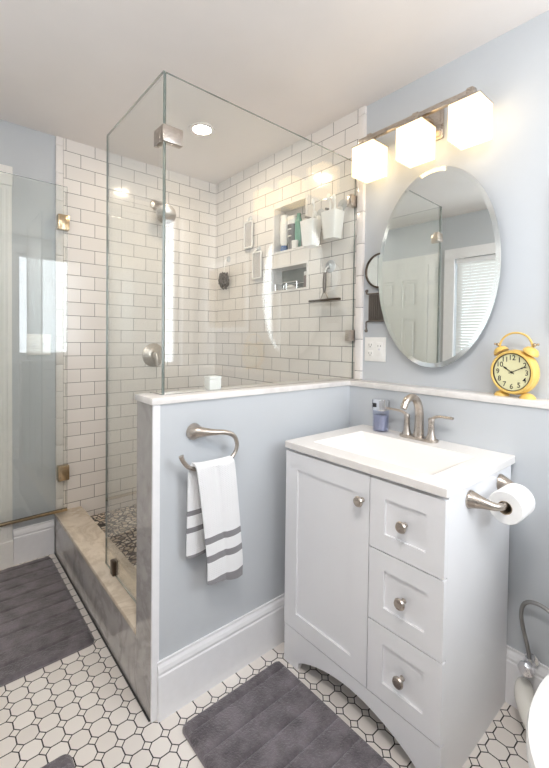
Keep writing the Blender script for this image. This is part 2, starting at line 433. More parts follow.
def baseboard(name, axis, a, b, base, sgn, h=.189, t=.016):
    """axis: direction it runs along; base: wall plane; sgn: side it sticks out to"""
    prof = [(0, 0), (t, 0), (t, h-.045), (t-.003, h-.04), (t-.001, h-.03), (t-.004, h-.018), (t-.009, h-.008), (t-.009, h), (0, h)]
    bm = NB()
    if axis == 'x': prism(bm, [(base+sgn*p, z) for p, z in prof], 'x', a, b)
    else: prism(bm, [(base+sgn*p, z) for p, z in prof], 'y', a, b)
    return struct(name, bm, MT['trim'])
baseboard('baseboard_pony', 'y', -.962, -.001, 0.0, 1)
baseboard('baseboard_back', 'x', .016, XR, 0.0, -1)
baseboard('baseboard_left', 'y', -1.18, -.984, XL, 1, .19)
baseboard('baseboard_front', 'x', -.66, XR-.016, YF, 1)
baseboard('baseboard_right', 'y', YF+.016, -.016, XR, -1)

def six_panel(name, parent, W, H, T, mat):
    """door leaf in local coords: x 0..W, y 0..T (front face y=T), z 0..H"""
    bm = NB(); box(bm, 0, W, 0, T-.014, 0, H)
    m = .105; gap = .09; pw = (W-2*m-gap)/2; rows = [(.18, .70), (.84, 1.45), (1.55, 1.82)]
    xs = [0, m, m+pw, m+pw+gap, m+2*pw+gap, W]; zs = [0]+[v for r in rows for v in r]+[H]
    for i in range(5):
        for j in range(7):
            if i in (1, 3) and j in (1, 3, 5): continue
            box(bm, xs[i], xs[i+1], T-.014, T, zs[j], zs[j+1])
    bmesh.ops.remove_doubles(bm, verts=bm.verts, dist=1e-5)
    leaf = mk(name, bm, mat, parent, world=False, smooth=False)
    for i in (0, 1):
        for (a, b) in rows:
            x0 = m+i*(pw+gap)+.026; q = NB(); box(q, x0, x0+pw-.052, T-.016, T-.003, a+.026, b-.026, .009, 1)
            mk('raised_panel', q, mat, leaf, world=False, smooth=False)
    return leaf
# six-panel door behind the photographer (seen in the mirror)
d1 = bpy.data.objects.new('door_1', None); COL.objects.link(d1); d1.location = (-1.255, YF+.002, .01); d1['kind'] = 'structure'
six_panel('door_leaf', d1, .60, 1.95, .03, MT['door'])
q = NB(); prism(q, [(-.07, 0), (0, 0), (0, 1.96), (.61, 1.96), (.61, 0), (.70, 0), (.70, 2.05), (-.07, 2.05)], 'y', 0, .02)
q.transform(Matrix.Translation((0, 0, -.008))); mk('door_casing', q, MT['door'], d1, world=False, smooth=False)
q = NB(); lathe(q, cap([(.025, 0), (.025, .005), (.01, .012), (.01, .04), (.028, .05), (.028, .07), (.015, .078)]), (.55, .025, .95), 'y', 24)
for v in q.verts: v.co.y = .05-v.co.y
mk('door_knob', q, MT['nickel'], d1, world=False)
# left wall casing (fluted) and its door
d2 = bpy.data.objects.new('door_2', None); COL.objects.link(d2); d2.location = (XL, -1.185, 0); d2['kind'] = 'structure'
q = NB()
box(q, 0, .018, -.10, 0, .14, 2.03)
for k in range(4): box(q, .018, .023, -.092+k*.023, -.078+k*.023, .16, 2.01, .002)
mk('fluted_casing', q, MT['door'], d2, world=False, smooth=False)
mk('plinth_block', B(0, .026, -.104, .003, 0.001, .14, .002), MT['door'], d2, world=False, smooth=False)
mk('corner_block', B(0, .026, -.104, .003, 2.03, 2.13, .002), MT['door'], d2, world=False, smooth=False)
mk('head_casing', B(0, .018, -.80, -.104, 2.03, 2.12), MT['door'], d2, world=False, smooth=False)
mk('door_leaf', B(0, .008, -.80, -.10, .01, 2.03), MT['door'], d2, world=False, smooth=False)

def window(n, axis, base, a, b, z0, z1, s):
    """opening a..b on wall plane base, s = direction into the room"""
    o = bpy.data.objects.new('window_%d' % n, None); COL.objects.link(o); o['kind'] = 'structure'
    def bx(bm, p0, p1, d0, d1, zz0, zz1, bev=0):
        d0, d1 = sorted((base+s*d0, base+s*d1))
        if axis == 'x': box(bm, p0, p1, d0, d1, zz0, zz1, bev)
        else: box(bm, d0, d1, p0, p1, zz0, zz1, bev)
    q = NB(); c = .09
    bx(q, a-c, a, 0, .02, z0-c, z1+c); bx(q, b, b+c, 0, .02, z0-c, z1+c); bx(q, a, b, 0, .02, z1, z1+c); bx(q, a-.0, b+.0, 0, .02, z0-c, z0-.02)
    mk('window_casing', q, MT['trim'], o, smooth=False)
    q = NB(); bx(q, a-.1, b+.1, 0, .05, z0-.02, z0); mk('window_sill', q, MT['trim'], o, smooth=False)
    q = NB(); f = .035
    bx(q, a, a+f, -.08, -.05, z0, z1); bx(q, b-f, b, -.08, -.05, z0, z1); bx(q, a+f, b-f, -.08, -.05, z0, z0+f); bx(q, a+f, b-f, -.08, -.05, z1-f, z1)
    fr = mk('window_frame', q, MT['trim'], o, smooth=False)
    q = NB(); bx(q, a+f, b-f, -.067, -.063, z0+f, z1-f); mk('pane', q, MT['glass'], fr, smooth=False)
    return o
window(1, 'y', XR, -.79, -.05, 1.02, 2.18, -1)
window(2, 'x', YF, -.41, .49, .9, 1.98, 1)
bl = thing('window_blind', 'white horizontal slat blind hanging in the window, seen in the oval mirror', 'blind', (.04, YF-.02, 1.98))
mk('head_rail', B(-.405, .485, YF-.045, YF-.005, 1.935, 1.978, .003), MT['trim'], bl, smooth=False)
q = NB()
for k in range(40):
    z = 1.925-k*.0255
    p = Matrix.Translation((0, YF-.022, z)) @ Matrix.Rotation(math.radians(52), 4, 'X')
    nb = len(q.verts); t0 = NB(); box(t0, -.40, .48, -.0135, .0135, -.0006, .0006); t0.transform(p)
    me = bpy.data.meshes.new('tmp'); t0.to_mesh(me); q.from_mesh(me); t0.free(); bpy.data.meshes.remove(me)
mk('slats', q, MT['blind'], bl, smooth=False)
for x in (-.28, .36): mk('ladder_cord', tube(NB(), [(x, YF-.006, 1.94), (x, YF-.006, .92)], .001, 6, 1, False), MT['trim'], bl)
mk('bottom_rail', B(-.40, .48, YF-.035, YF-.012, .905, .918, .002), MT['trim'], bl, smooth=False)

# ------------------------------------------------------------------ shower glass
def pane_x(x, poly, t=.008):       # pane whose faces look along x
    q = NB(); prism(q, poly, 'x', x-t/2, x+t/2)
    for f in q.faces: f.material_index = 0 if abs(f.normal.x) > .9 else 1
    return q
def pane_y(y, poly, t=.008):
    q = NB(); prism(q, poly, 'y', y-t/2, y+t/2)
    for f in q.faces: f.material_index = 0 if abs(f.normal.y) > .9 else 1
    return q
GM = [MT['glass'], MT['gedge']]
def clampblock(name, x0, x1, y0, y1, z0, z1, parent, mat=None): return mk(name, B(x0, x1, y0, y1, z0, z1, .003), mat or MT['nickel'], parent)
GT = 2.113
g1 = thing('shower_screen', 'large clear glass panel standing on the half wall beside the vanity', 'glass panel', (-.05, -.42, LED))
mk('pane', pane_x(-.05, [(-.919, LED+.001), (YT-.001, LED+.001), (YT-.001, GT), (-.919, GT)]), GM, g1, smooth=False)
for z in (1.92, 1.262): clampblock('wall_clamp', -.064, -.036, YT-.045, YT-.0005, z-.027, z+.027, g1)
g2 = thing('shower_screen', 'narrow clear glass return panel standing on the marble curb', 'glass panel', (-.33, -.926, CURB))
mk('pane', pane_y(-.926, [(-.605, CURB+.003), (-.137, CURB+.003), (-.137, LED+.001), (-.045, LED+.001), (-.045, GT), (-.605, GT)]), GM, g2, smooth=False)
q = NB(); box(q, -.062, -.036, -.934, -.862, 1.884, 1.938, .002); box(q, -.108, -.062, -.934, -.918, 1.884, 1.938, .002)
cc = thing('glass_corner_clamp', 'square brushed nickel clamp joining two glass panels at the top corner', 'clamp', (-.07, -.92, 1.884))
mk('clamp_body', q, MT['nickel'], cc)
clampblock('curb_clamp', -.52, -.485, -.938, -.914, CURB, CURB+.06, g2, MT['bronze'])
g3 = thing('shower_door', 'open frameless glass shower door swung against the grey left wall', 'shower door', (-1.29, -.93, .255))
mk('pane', pane_x(-1.29, [(-1.64, .258), (-.925, .258), (-.925, 2.083), (-1.64, 2.083)]), GM, g3, smooth=False)
mk('sweep_seal', B(-1.300, -1.280, -1.64, -.925, .243, .258, .002), MT['brass'], g3)
for z in (1.882, .463):
    h = mk('hinge', B(XL+.017, -1.276, -.974, -.915, z-.042, z+.042, .004), MT['brass'], g3)
    mk('hinge_plate', B(-1.276, -1.272, -.962, -.930, z-.03, z+.03, .001), MT['brass'], h)
    q = NB()
    for dz in (-.026, .026): lathe(q, cap([(.005, 0), (.005, .003)]), (-1.276, -.946, z+dz), 'x', 12)
    mk('hinge_screw', q, MT['bronze'], h)

# ------------------------------------------------------------------ shower fittings
sh = thing('overhead_shower', 'brushed nickel shower head on a short arm high on the tiled wall', 'shower head', (XL+.01, -.392, 2.11))
q = lathe(NB(), cap([(.032, 0), (.03, .008), (.014, .014)]), (XL+.01, -.392, 2.115), 'x', 28); mk('flange', q, MT['nickel'], sh)
mk('arm', tube(NB(), [(XL+.012, -.392, 2.115), (-1.28, -.385, 2.115), (-1.245, -.378, 2.095), (-1.225, -.372, 2.06)], .009), MT['nickel'], sh)
q = lathe(NB(), cap([(.012, .035), (.018, .02), (.056, .008), (.062, 0), (.062, -.010), (.055, -.014)]), (0, 0, 0), 'z', 32)
q.transform(Matrix.Translation((-1.205, -.370, 2.03)) @ Matrix.Rotation(math.radians(-66), 4, 'Y') @ Matrix.Rotation(math.radians(-12), 4, 'X')); hd = mk('head', q, MT['nickel'], sh)
va = thing('shower_valve', 'round brushed nickel shower valve with lever on the tiled wall', 'shower valve', (XL+.01, -.393, 1.125))
mk('escutcheon', lathe(NB(), cap([(.078, 0), (.076, .006), (.06, .014), (.03, .022), (.026, .05)]), (XL+.01, -.393, 1.125), 'x', 40), MT['nickel'], va)
mk('lever', tube(NB(), [(XL+.055, -.393, 1.135, .012), (XL+.065, -.393, 1.10, .010), (XL+.07, -.393, 1.05, .006)], 0, 12), MT['nickel'], va)
rl = thing('recessed_light', 'round lit recessed downlight in the ceiling above the shower', 'ceiling light', (-.715, -.397, ZC))
mk('trim_ring', ring_prism(NB(), [(-.715+.068*math.cos(i*PI/20), -.397+.068*math.sin(i*PI/20)) for i in range(40)], [(-.715+.048*math.cos(i*PI/20), -.397+.048*math.sin(i*PI/20)) for i in range(40)], 'z', ZC-.006, ZC), MT['ceil'], rl)
mk('lens', lathe(NB(), cap([(.048, 0), (.048, .003)]), (-.715, -.397, ZC-.0045), 'z', 32), MT['lens'], rl)

dm = thing('fill_lamp', 'unseen round white dome lamp added above the camera as fill light', 'ceiling light', (1.12, -1.42, ZC))  # out of view, added to brighten the room from the camera side
mk('fill_lamp_base', lathe(NB(), cap([(.17, -.02), (.17, -.001)]), (1.12, -1.42, ZC), 'z', 40), MT['plastic'], dm)
mk('dome', lathe(NB(), cap([(.04, -.085), (.10, -.072), (.14, -.048), (.155, -.021)]), (1.12, -1.42, ZC), 'z', 40), MT['dome'], dm)

# ---- things hung on the tiled wall with suction cups
def suction(parent, x, z, r=.022):
    q = lathe(NB(), cap([(r, 0), (r*.95, .003), (r*.5, .008), (r*.42, .016)]), (x, YT, z), 'y', 24); s = mk('suction_cup', q, MT['suction'], parent)
    q = tube(NB(), [(x, YT-.014, z), (x, YT-.024, z-.006), (x, YT-.026, z-.016), (x, YT-.034, z-.014)], .0028, 8); mk('hook', q, MT['plastic'], s)
def hanging_mirror(x, z, label):
    o = thing('shower_mirror', label, 'mirror', (x, YT, z), 0, 'small framed mirrors hanging on the shower tile')
    q = ring_prism(NB(), rrect(x-.048, x+.048, z-.19, z-.015, .014), rrect(x-.039, x+.039, z-.181, z-.024, .008), 'y', YT-.020, YT-.014); mk('frame', q, MT['plastic'], o)
    q = prism(NB(), rrect(x-.039, x+.039, z-.181, z-.024, .008), 'y', YT-.016, YT-.011); mk('mirror_face', q, MT['mesh'], o, smooth=False)
    suction(o, x, z); return o
hanging_mirror(-.905, 2.022, 'small rectangular white-framed mirror on a suction hook, the higher one on the shower tile')
hanging_mirror(-.812, 1.812, 'small rectangular white-framed mirror on a suction hook, just left of the lower niche')
lf = thing('loofah', 'black mesh loofah hanging from a suction hook near the shower corner', 'loofah', (-1.155, YT, 1.80))
suction(lf, -1.155, 1.80)
mk('cord', tube(NB(), [(-1.155, YT-.03, 1.786), (-1.162, YT-.03, 1.74), (-1.16, YT-.035, 1.69)], .002, 6), MT['plastic'], lf)
q = NB(); bmesh.ops.create_icosphere(q, subdivisions=4, radius=.05)
for v in q.verts:
    d = v.co.normalized(); k = 1+.35*noise.noise(d*3.4)+.16*noise.noise(d*9); v.co = Vector((d.x*.042*k-1.16, d.y*.03*k+YT-.036, d.z*.055*k+1.645))
mk('sponge', q, MT['loofah'], lf)
def cup(x, z, label, items):
    o = thing('shower_cup', label, 'cup', (x, YT, z), 0, 'white cups hung on the shower tile')
    q = NB(); prof = []
    def sq(r, zz, ri): return [(px, py, zz) for px, py in rrect(x-r, x+r, YT-.06-r*.8, YT-.06+r*.8, ri, 3)]
    L = [sq(.037, z-.135, .008), sq(.049, z, .008), sq(.045, z, .006), sq(.034, z-.128, .006)]
    R = [[q.verts.new(p) for p in l] for l in L]
    for a, b in zip(R, R[1:]):
        for i in range(len(a)): q.faces.new((a[i], a[(i+1) % len(a)], b[(i+1) % len(a)], b[i]))
    q.faces.new(R[0][::-1]); q.faces.new(R[-1]); bmesh.ops.recalc_face_normals(q, faces=q.faces)
    mk('body', q, MT['plastic'], o)
    q = NB(); box(q, x-.02, x+.02, YT-.022, YT-.004, z-.02, z+.035, .003); mk('back_bracket', q, MT['plastic'], o)
    q = lathe(NB(), cap([(.03, 0), (.028, .003), (.012, .008), (.01, .014)]), (x+.012, YT, z+.045), 'y', 28); mk('suction_cup', q, MT['suction'], o)
    for nm, lab, dx, dy, h, kind in items:
        e = thing(nm, lab, nm.replace('_', ' '), (x+dx, YT-.06+dy, z-.1265))
        if kind == 'brush':
            mk('handle', tube(NB(), [(x+dx, YT-.06+dy, z-.1265, .004), (x+dx, YT-.06+dy, z-.02, .005), (x+dx*1.3, YT-.052+dy, z+h-.03, .005), (x+dx*1.5, YT-.055+dy, z+h, .006)], 0, 10), MT['plastic'], e)
            mk('brush_head', ball(NB(), (x+dx*1.5, YT-.062+dy, z+h+.012), .014, .7, .7, 1.3, 14), MT['plastic'], e)
        else:
            mk('handle', tube(NB(), [(x+dx, YT-.06+dy, z-.1265, .005), (x+dx, YT-.06+dy, z-.02, .005), (x+dx*1.3, YT-.052+dy, z+h, .005)], 0, 10), MT['plastic'] if kind == 'razor' else MT['dark'], e)
            q = B(-.02, .02, -.006, .006, -.006, .006, .003); q.transform(Matrix.Translation((x+dx*1.3, YT-.055+dy, z+h+.006)) @ Matrix.Rotation(.35, 4, 'Y')); mk('blade_head', q, MT['greytube'] if kind == 'razor' else MT['dark'], e)
    return o
cup(-.293, 1.868, 'white tapered cup on the shower tile, the left and lower of the two', [('brush', 'white long-handled brush in the left white shower cup', .008, .0, .085, 'brush'), ('razor', 'white razor lying back in the left white shower cup', -.022, 0, .02, 'razor'), ('back_scrubber', 'short white scrubber with a rounded head in the left cup', .015, .008, .02, 'brush')])
cup(-.143, 1.880, 'white tapered cup on the shower tile, right and higher one under the wall clamp', [('toothbrush', 'white brush leaning tall in the right white shower cup', -.018, .0, .07, 'brush'), ('razor', 'dark-headed razor in the right white shower cup', -.03, .006, .02, 'dark'), ('toothbrush', 'white stick upright in the middle of the right shower cup', .008, -.004, .055, 'brush')])
sq_ = thing('squeegee', 'grey shower squeegee hanging from a suction cup under the white cups', 'squeegee', (-.213, YT, 1.606))
q = lathe(NB(), cap([(.034, 0), (.032, .003), (.014, .009), (.012, .018)]), (-.205, YT, 1.625), 'y', 28); mk('suction_cup', q, MT['suction'], sq_)
mk('hook', tube(NB(), [(-.205, YT-.015, 1.625), (-.207, YT-.03, 1.61), (-.215, YT-.032, 1.585)], .003, 8), MT['plastic'], sq_)
mk('handle', tube(NB(), [(-.216, YT-.03, 1.59, .008), (-.218, YT-.03, 1.53, .010), (-.219, YT-.03, 1.485, .006)], 0, 10), MT['grille'], sq_)
mk('neck', tube(NB(), [(-.245, YT-.03, 1.452), (-.228, YT-.03, 1.482), (-.219, YT-.03, 1.49), (-.209, YT-.03, 1.482), (-.192, YT-.03, 1.452)], .003, 8), MT['nickel'], sq_)
mk('blade', B(-.325, -.112, YT-.04, YT-.022, 1.440, 1.453, .003), MT['bronze'], sq_)
# ---- bottles standing in the niches
def bottle(name, label, x, z, prof, mats, y=YT+.045, sy=.7, grp='bottles in the upper shower niche'):
    o = thing(name, label, 'bottle', (x, y, z), 0, grp)
    for nm, pr, m in prof_parts(prof, mats): mk(nm, lathe(NB(), cap(pr), (x, y, z), 'z', 24, 1, sy), m, o)
    return o
def prof_parts(prof, mats): return [(nm, pr, MT[m]) for (nm, pr), m in zip(prof, mats)]
Z1 = N1[2]+.0005
bottle('shampoo_bottle', 'tall white squeeze bottle standing on a round blue cap, leftmost in the niche', -.622, Z1,
       [('cap', [(.026, 0), (.028, .02), (.024, .042)]), ('body', [(.02, .042), (.031, .06), (.033, .17), (.028, .225)])], ['blue', 'plastic'])
o = bottle('cream_tube', 'grey squeeze tube with white top standing between white and green bottles', -.553, Z1,
       [('body', [(.020, 0), (.022, .02), (.032, .16)]), ('label_band', [(.0325, .158), (.034, .205)])], ['greytube', 'plastic'])
for k, z in enumerate((.085, .125)): mk('print_band', B(-.553-.014, -.553+.014, YT+.045-.0248, YT+.045-.018, Z1+z, Z1+z+.006), MT['plastic'], o, smooth=False)
bottle('conditioner_bottle', 'slim green bottle at the back of the upper shower niche', -.495, Z1,
       [('body', [(.022, 0), (.027, .01), (.027, .16), (.015, .185)]), ('cap', [(.014, .185), (.014, .21)])], ['greentube', 'greentube'])
bottle('jar', 'short white jar in front of the green bottle in the niche', -.487, Z1, [('body', [(.02, 0), (.021, .03)]), ('lid', [(.022, .03), (.022, .045)])], ['plastic', 'plastic'], y=YT+.008, sy=.8)
bottle('small_bottle', 'small brown bottle at the right side of the upper niche', -.435, Z1, [('body', [(.022, 0), (.023, .06)]), ('cap', [(.016, .06), (.014, .09)])], ['brown', 'brown'], y=YT+.035)
Z2 = N2[2]+.0005
bottle('small_bottle', 'small brown bottle with white cap in the lower niche', -.43, Z2, [('body', [(.02, 0), (.021, .075)]), ('cap', [(.018, .075), (.018, .098)])], ['brown', 'plastic'], y=YT+.05, grp='things in the lower shower niche')
sd = thing('wire_soap_rack', 'chrome wire soap rack standing in the lower shower niche', 'soap rack', (-.56, YT+.045, Z2))
q = NB()
for z in (.012, .045): tube(q, [(-.66, YT+.01, Z2+z), (-.47, YT+.01, Z2+z), (-.47, YT+.08, Z2+z), (-.66, YT+.08, Z2+z), (-.66, YT+.01, Z2+z)], .0022, 8, 1, False)
for x in (-.66, -.56, -.47):
    for y in (.01, .08): tube(q, [(x, YT+y, Z2), (x, YT+y, Z2+.045)], .002, 6, 1, False)
mk('wire_frame', q, MT['chrome'], sd)
q = ball(NB(), (-.56, YT+.045, Z2+.018), .03, 1.2, .8, .45); so = tag(mk('soap_bar', q, MT['plastic'], None, loc=(-.56, YT+.045, Z2+.005)), 'white soap bar inside the wire rack in the lower niche', 'soap')
mk('niche_back_lining', B(N2[0]+.001, N2[1]-.001, YT+.088, YT+.092, N2[2]+.001, N2[3]-.001), plain('dark_glass_lining', lin(120, 124, 118), .1), wall_back, smooth=False)
# small white soap box on the cap
sb = thing('soap_box', 'small white box standing on the marble cap inside the shower glass', 'box', (-.088, -.705, LED))
mk('box_body', B(-.108, -.068, -.731, -.679, LED, LED+.040, .004), MT['plastic'], sb); mk('lid', B(-.1085, -.0675, -.7315, -.6785, LED+.040, LED+.050, .003), MT['plastic'], sb)

# ------------------------------------------------------------------ oval mirror, accordion mirror
om = thing('oval_mirror', 'large unframed oval mirror on the wall above the vanity faucet', 'mirror', (.376, .05, 1.537), math.radians(1.0))
def ell(a, b, y, n=96): return [(a*math.cos(2*PI*i/n), y, b*math.sin(2*PI*i/n)) for i in range(n)]
a_, b_ = .258, .407
q = NB(); r0 = [q.verts.new(p) for p in ell(a_-.018, b_-.018, -.003)]; q.faces.new(r0); bmesh.ops.recalc_face_normals(q, faces=q.faces)
for f in q.faces:
    if f.normal.y > 0: f.normal_flip()
mk('mirror_glass', q, MT['mirror'], om, world=False, smooth=False)
q = NB(); A = [[q.verts.new(p) for p in l] for l in (ell(a_-.018, b_-.018, -.003), ell(a_, b_, -.0012), ell(a_, b_, .004), ell(a_-.02, b_-.02, .004))]
for u, v in zip(A, A[1:]):
    for i in range(96): q.faces.new((u[i], u[(i+1) % 96], v[(i+1) % 96], v[i]))
q.faces.new(A[-1]); bmesh.ops.recalc_face_normals(q, faces=q.faces)
mk('bevelled_edge', q, MT['bevel'], om, world=False)
for x, z in ((0, .2), (0, -.2)): mk('wall_mount', B(x-.03, x+.03, .004, .036, z-.03, z+.03), MT['slot'], om, world=False, smooth=False)
am = thing('accordion_mirror', 'round dark-rimmed extending mirror on a grey folding wall bracket', 'mirror', (.07, YB, 1.38))
cx, cz, r = .106, 1.565, .080
q = lathe(NB(), [(r-.004, -.002), (r, 0), (r+.003, .006), (r, .012), (r-.006, .012), (r-.006, .004), (r-.004, -.002)], (cx, .079, cz), 'y', 48); mk('rim', q, MT['bronze'], am)
mk('mirror_face', lathe(NB(), cap([(r-.005, 0), (r-.005, .006)]), (cx, .078, cz), 'y', 48), MT['mirror'], am)
q = NB()
for k in range(8):
    x = .044+k*.0105; box(q, x, x+.007, .074, .084, 1.335, 1.455, .001)
mk('folding_arms', q, MT['grille'], am)
for zz, pp in ((1.285, [(.03, .082, 1.285), (.03, .078, 1.31), (.04, .076, 1.33), (.13, .076, 1.33)]), (1.475, [(.03, .078, 1.47), (.04, .076, 1.46), (.13, .076, 1.46)])):
    q = tube(NB(), pp, .004, 8, 4); ball(q, (.03, .078, zz), .008); mk('bracket_rod', q, MT['grille'], am)

# ------------------------------------------------------------------ vanity light: backplate, bar and three glass cubes
vl = thing('vanity_light', 'brushed nickel bar light with three lit frosted glass cubes above the oval mirror', 'wall light', (.355, YB, 2.14))
mk('backplate', (lambda q: (box(q, .300, .392, .082, .0898, 2.072, 2.20, .003), box(q, .310, .382, .076, .083, 2.082, 2.19, .003), q)[-1])(NB()), MT['nickel'], vl)
mk('bar', B(.035, .555, -.012, .008, 2.143, 2.163, .002), MT['nickel'], vl)
mk('bar_arm', B(.330, .352, .007, .080, 2.145, 2.160, .002), MT['nickel'], vl)
for x in (.093, .319, .537):
    s = .057; y = -.002
    q = NB(); ring_prism(q, rrect(x-s, x+s, y-s, y+s, .004, 2), rrect(x-s+.005, x+s-.005, y-s+.005, y+s-.005, .002, 2), 'z', 1.980, 2.108)
    prism(q, rrect(x-s+.004, x+s-.004, y-s+.004, y+s-.004, .003, 2), 'z', 1.983, 1.988)
    sd_ = mk('glass_shade', q, MT['shade'], vl)
    mk('shade_cap', B(x-s-.001, x+s+.001, y-s-.001, y+s+.001, 2.108, 2.113, .001), MT['nickel'], vl)
    mk('cap_post', B(x-.012, x+.012, y-.012, y+.012, 2.113, 2.168, .002), MT['nickel'], vl)

# ------------------------------------------------------------------ wall plates
def wplate(o, fx, W, H, items):
    """fx maps (u, v, d) to world; u right, v up, d out of the wall"""
    def bx(nm, u0, u1, v0, v1, d0, d1, m, par, bev=.001):
        a = fx(u0, v0, d0); b = fx(u1, v1, d1); lo = [min(p, q) for p, q in zip(a, b)]; hi = [max(p, q) for p, q in zip(a, b)]
        return mk(nm, B(lo[0], hi[0], lo[1], hi[1], lo[2], hi[2], bev), m, par)
    pl = bx('cover_plate', -W/2, W/2, -H/2, H/2, 0, .005, MT['plastic'], o, .0015)
    for kind, u in items:
        if kind == 'toggle':
            bx('toggle_slot', u-.006, u+.006, -.013, .013, .0045, .0056, MT['cabin'], pl, 0)
            bx('toggle', u-.004, u+.004, -.002, .01, .005, .013, MT['plastic'], pl)
            for v in (.03, -.03): bx('screw', u-.003, u+.003, v-.003, v+.003, .0045, .0058, MT['cabin'], pl)
        if kind == 'duplex':
            for v in (.02, -.02):
                rc = bx('receptacle', u-.015, u+.015, v-.014, v+.014, .0045, .0065, MT['plastic'], pl)
                bx('slot', u-.008, u-.006, v-.003, v+.006, .006, .0068, MT['slot'], rc, 0); bx('slot', u+.006, u+.008, v-.003, v+.006, .006, .0068, MT['slot'], rc, 0)
                bx('ground_hole', u-.002, u+.002, v-.010, v-.006, .006, .0068, MT['slot'], rc, 0)
        if kind == 'rocker':
            rk = bx('rocker', u-.016, u+.016, -.033, .033, .0045, .008, MT['plastic'], pl)
            bx('slot', u-.008, u-.006, .012, .02, .0075, .0083, MT['slot'], rk, 0); bx('slot', u+.006, u+.008, .012, .02, .0075, .0083, MT['slot'], rk, 0)
            bx('test_button', u-.006, u+.006, -.004, .004, .0075, .0092, MT['cabin'], rk, 0)
ou = thing('wall_outlet', 'white double-gang electrical outlet plate under the round mirror', 'outlet', (.077, YB, 1.197))
wplate(ou, lambda u, v, d: (.077+u, YB-d, 1.197+v), .117, .115, [('duplex', -.026), ('rocker', .026)])
lsw = thing('light_switch', 'white double toggle light switch on the grey left wall behind the glass door', 'light switch', (XL, -1.058, 1.194))
wplate(lsw, lambda u, v, d: (XL+d, -1.058+u, 1.194+v), .117, .115, [('toggle', -.025), ('toggle', .025)])

# framed print on the back wall over the toilet, outside the frame but reflected in the shower glass
pf = thing('framed_print', 'white-framed beige botanical print on the wall over the toilet', 'picture', (1.07, YB, 1.3))
mk('frame', ring_prism(NB(), rrect(.80, 1.35, 1.28, 1.79, .004, 1), rrect(.84, 1.31, 1.32, 1.75, .003, 1), 'y', YB-.022, YB-.001), MT['trim'], pf, smooth=False)
mk('print', B(.84, 1.31, YB-.010, YB-.004, 1.32, 1.75), MT['art'], pf, smooth=False)

# ------------------------------------------------------------------ vanity
VX0, VX1, VY0 = .080, .715, -.487
va_ = thing('vanity_cabinet', 'white shaker vanity cabinet with one door and three drawers beside the half wall', 'vanity', (.397, -.24, 0))
cx0, cx1, cyf, ct = .081, .707, -.461, .826
q = NB()
box(q, cx0, cx0+.018, cyf, -.017, 0, ct); box(q, cx1-.018, cx1, cyf, -.017, 0, ct); box(q, cx0+.018, cx1-.018, -.03, -.018, .12, ct); box(q, cx0+.018, cx1-.018, cyf, -.03, .12, .136)
box(q, cx0+.018, cx1-.018, cyf, cyf+.018, .80, ct)
box(q, .460, .474, cyf, cyf+.018, .136, .80)
mk('carcass', q, MT['cab'], va_, smooth=False)
pts = [(cx0, 0), (.155, 0), (.160, .022)]
for i in range(17):
    u = i/16; x = .160+(.640-.160)*u; pts.append((x, .030+.068*math.sin(PI*u)**.8))
pts += [(.640, .022), (.645, 0), (cx1, 0), (cx1, .143), (cx0, .143)]
mk('valance', prism(NB(), pts, 'y', cyf-.016, cyf+.002), MT['cab'], va_, smooth=False)
def shaker(nm, x0, x1, z0, z1, fw_, par):
    y0, y1 = cyf-.018, cyf-.0005
    q = NB(); 
    outer = rrect(x0, x1, z0, z1, .0015, 1); inner = rrect(x0+fw_, x1-fw_, z0+fw_, z1-fw_, .0015, 1)
    ring_prism(q, outer, inner, 'y', y0, y1)
    o = mk(nm, q, MT['cab'], par, smooth=False)
    p = B(x0+fw_-.001, x1-fw_+.001, y0+.007, y1, z0+fw_-.001, z1-fw_+.001)
    mk('panel', p, MT['cab'], o, smooth=False)
    return o
def knob(par, x, z):
    q = lathe(NB(), cap([(.008, 0), (.007, .004), (.005, .010), (.006, .016), (.0155, .020), (.017, .024), (.0145, .029), (.006, .030)]), (x, cyf-.018, z), 'y', 24)
    mk('knob', q, MT['nickel'], par)
dr = shaker('door', .081, .465, .1475, .800+.015, .062, va_); knob(dr, .440, .735)
for z0, z1 in ((.602, .815), (.377, .598), (.1475, .373)):
    d = shaker('drawer', .4685, .707, z0, z1, .053, va_); knob(d, .590, (z0+z1)/2)
# counter with integrated basin
st = thing('sink_top', 'white vanity top with a wide rectangular integrated basin', 'sink', (.397, -.24, .828))
q = NB(); zt = .852; zb = .8275
bx0, bx1, by0, by1 = .158, .636, -.416, -.118
def lp(x0, x1, y0, y1, z, r): return [q.verts.new((px, py, z)) for px, py in rrect(x0, x1, y0, y1, r, 4)]
def bridge(a, b):
    n = len(a)
    for i in range(n): q.faces.new((a[i], a[(i+1) % n], b[(i+1) % n], b[i]))
L0 = lp(VX0, VX1, VY0, -.0005, zb, .004); L1 = lp(VX0, VX1, VY0, -.0005, zt-.002, .004); L2 = lp(VX0+.002, VX1-.002, VY0+.002, -.0025, zt, .004)
L3 = lp(bx0, bx1, by0, by1, zt, .010); L4 = lp(bx0+.004, bx1-.004, by0+.004, by1-.004, zt-.005, .010)
L5 = lp(bx0+.045, bx1-.13, by0+.05, by1-.03, zt-.085, .03); L6 = lp(bx0+.07, bx1-.17, by0+.07, by1-.05, zt-.097, .03)
M5 = lp(bx0+.035, bx1-.11, by0+.04, by1-.02, zt-.095, .03); M6 = lp(bx0+.04, bx1-.13, by0+.05, by1-.03, zt-.104, .03)
M4 = lp(bx0-.008, bx1+.008, by0-.008, by1+.008, zb, .010)
for a, b in ((L0, L1), (L1, L2), (L2, L3), (L3, L4), (L4, L5), (L5, L6), (L0, M4), (M4, M5), (M5, M6)): bridge(a, b)
q.faces.new(L6); q.faces.new(M6); bmesh.ops.recalc_face_normals(q, faces=q.faces)
mk('basin_top', q, MT['sink'], st)
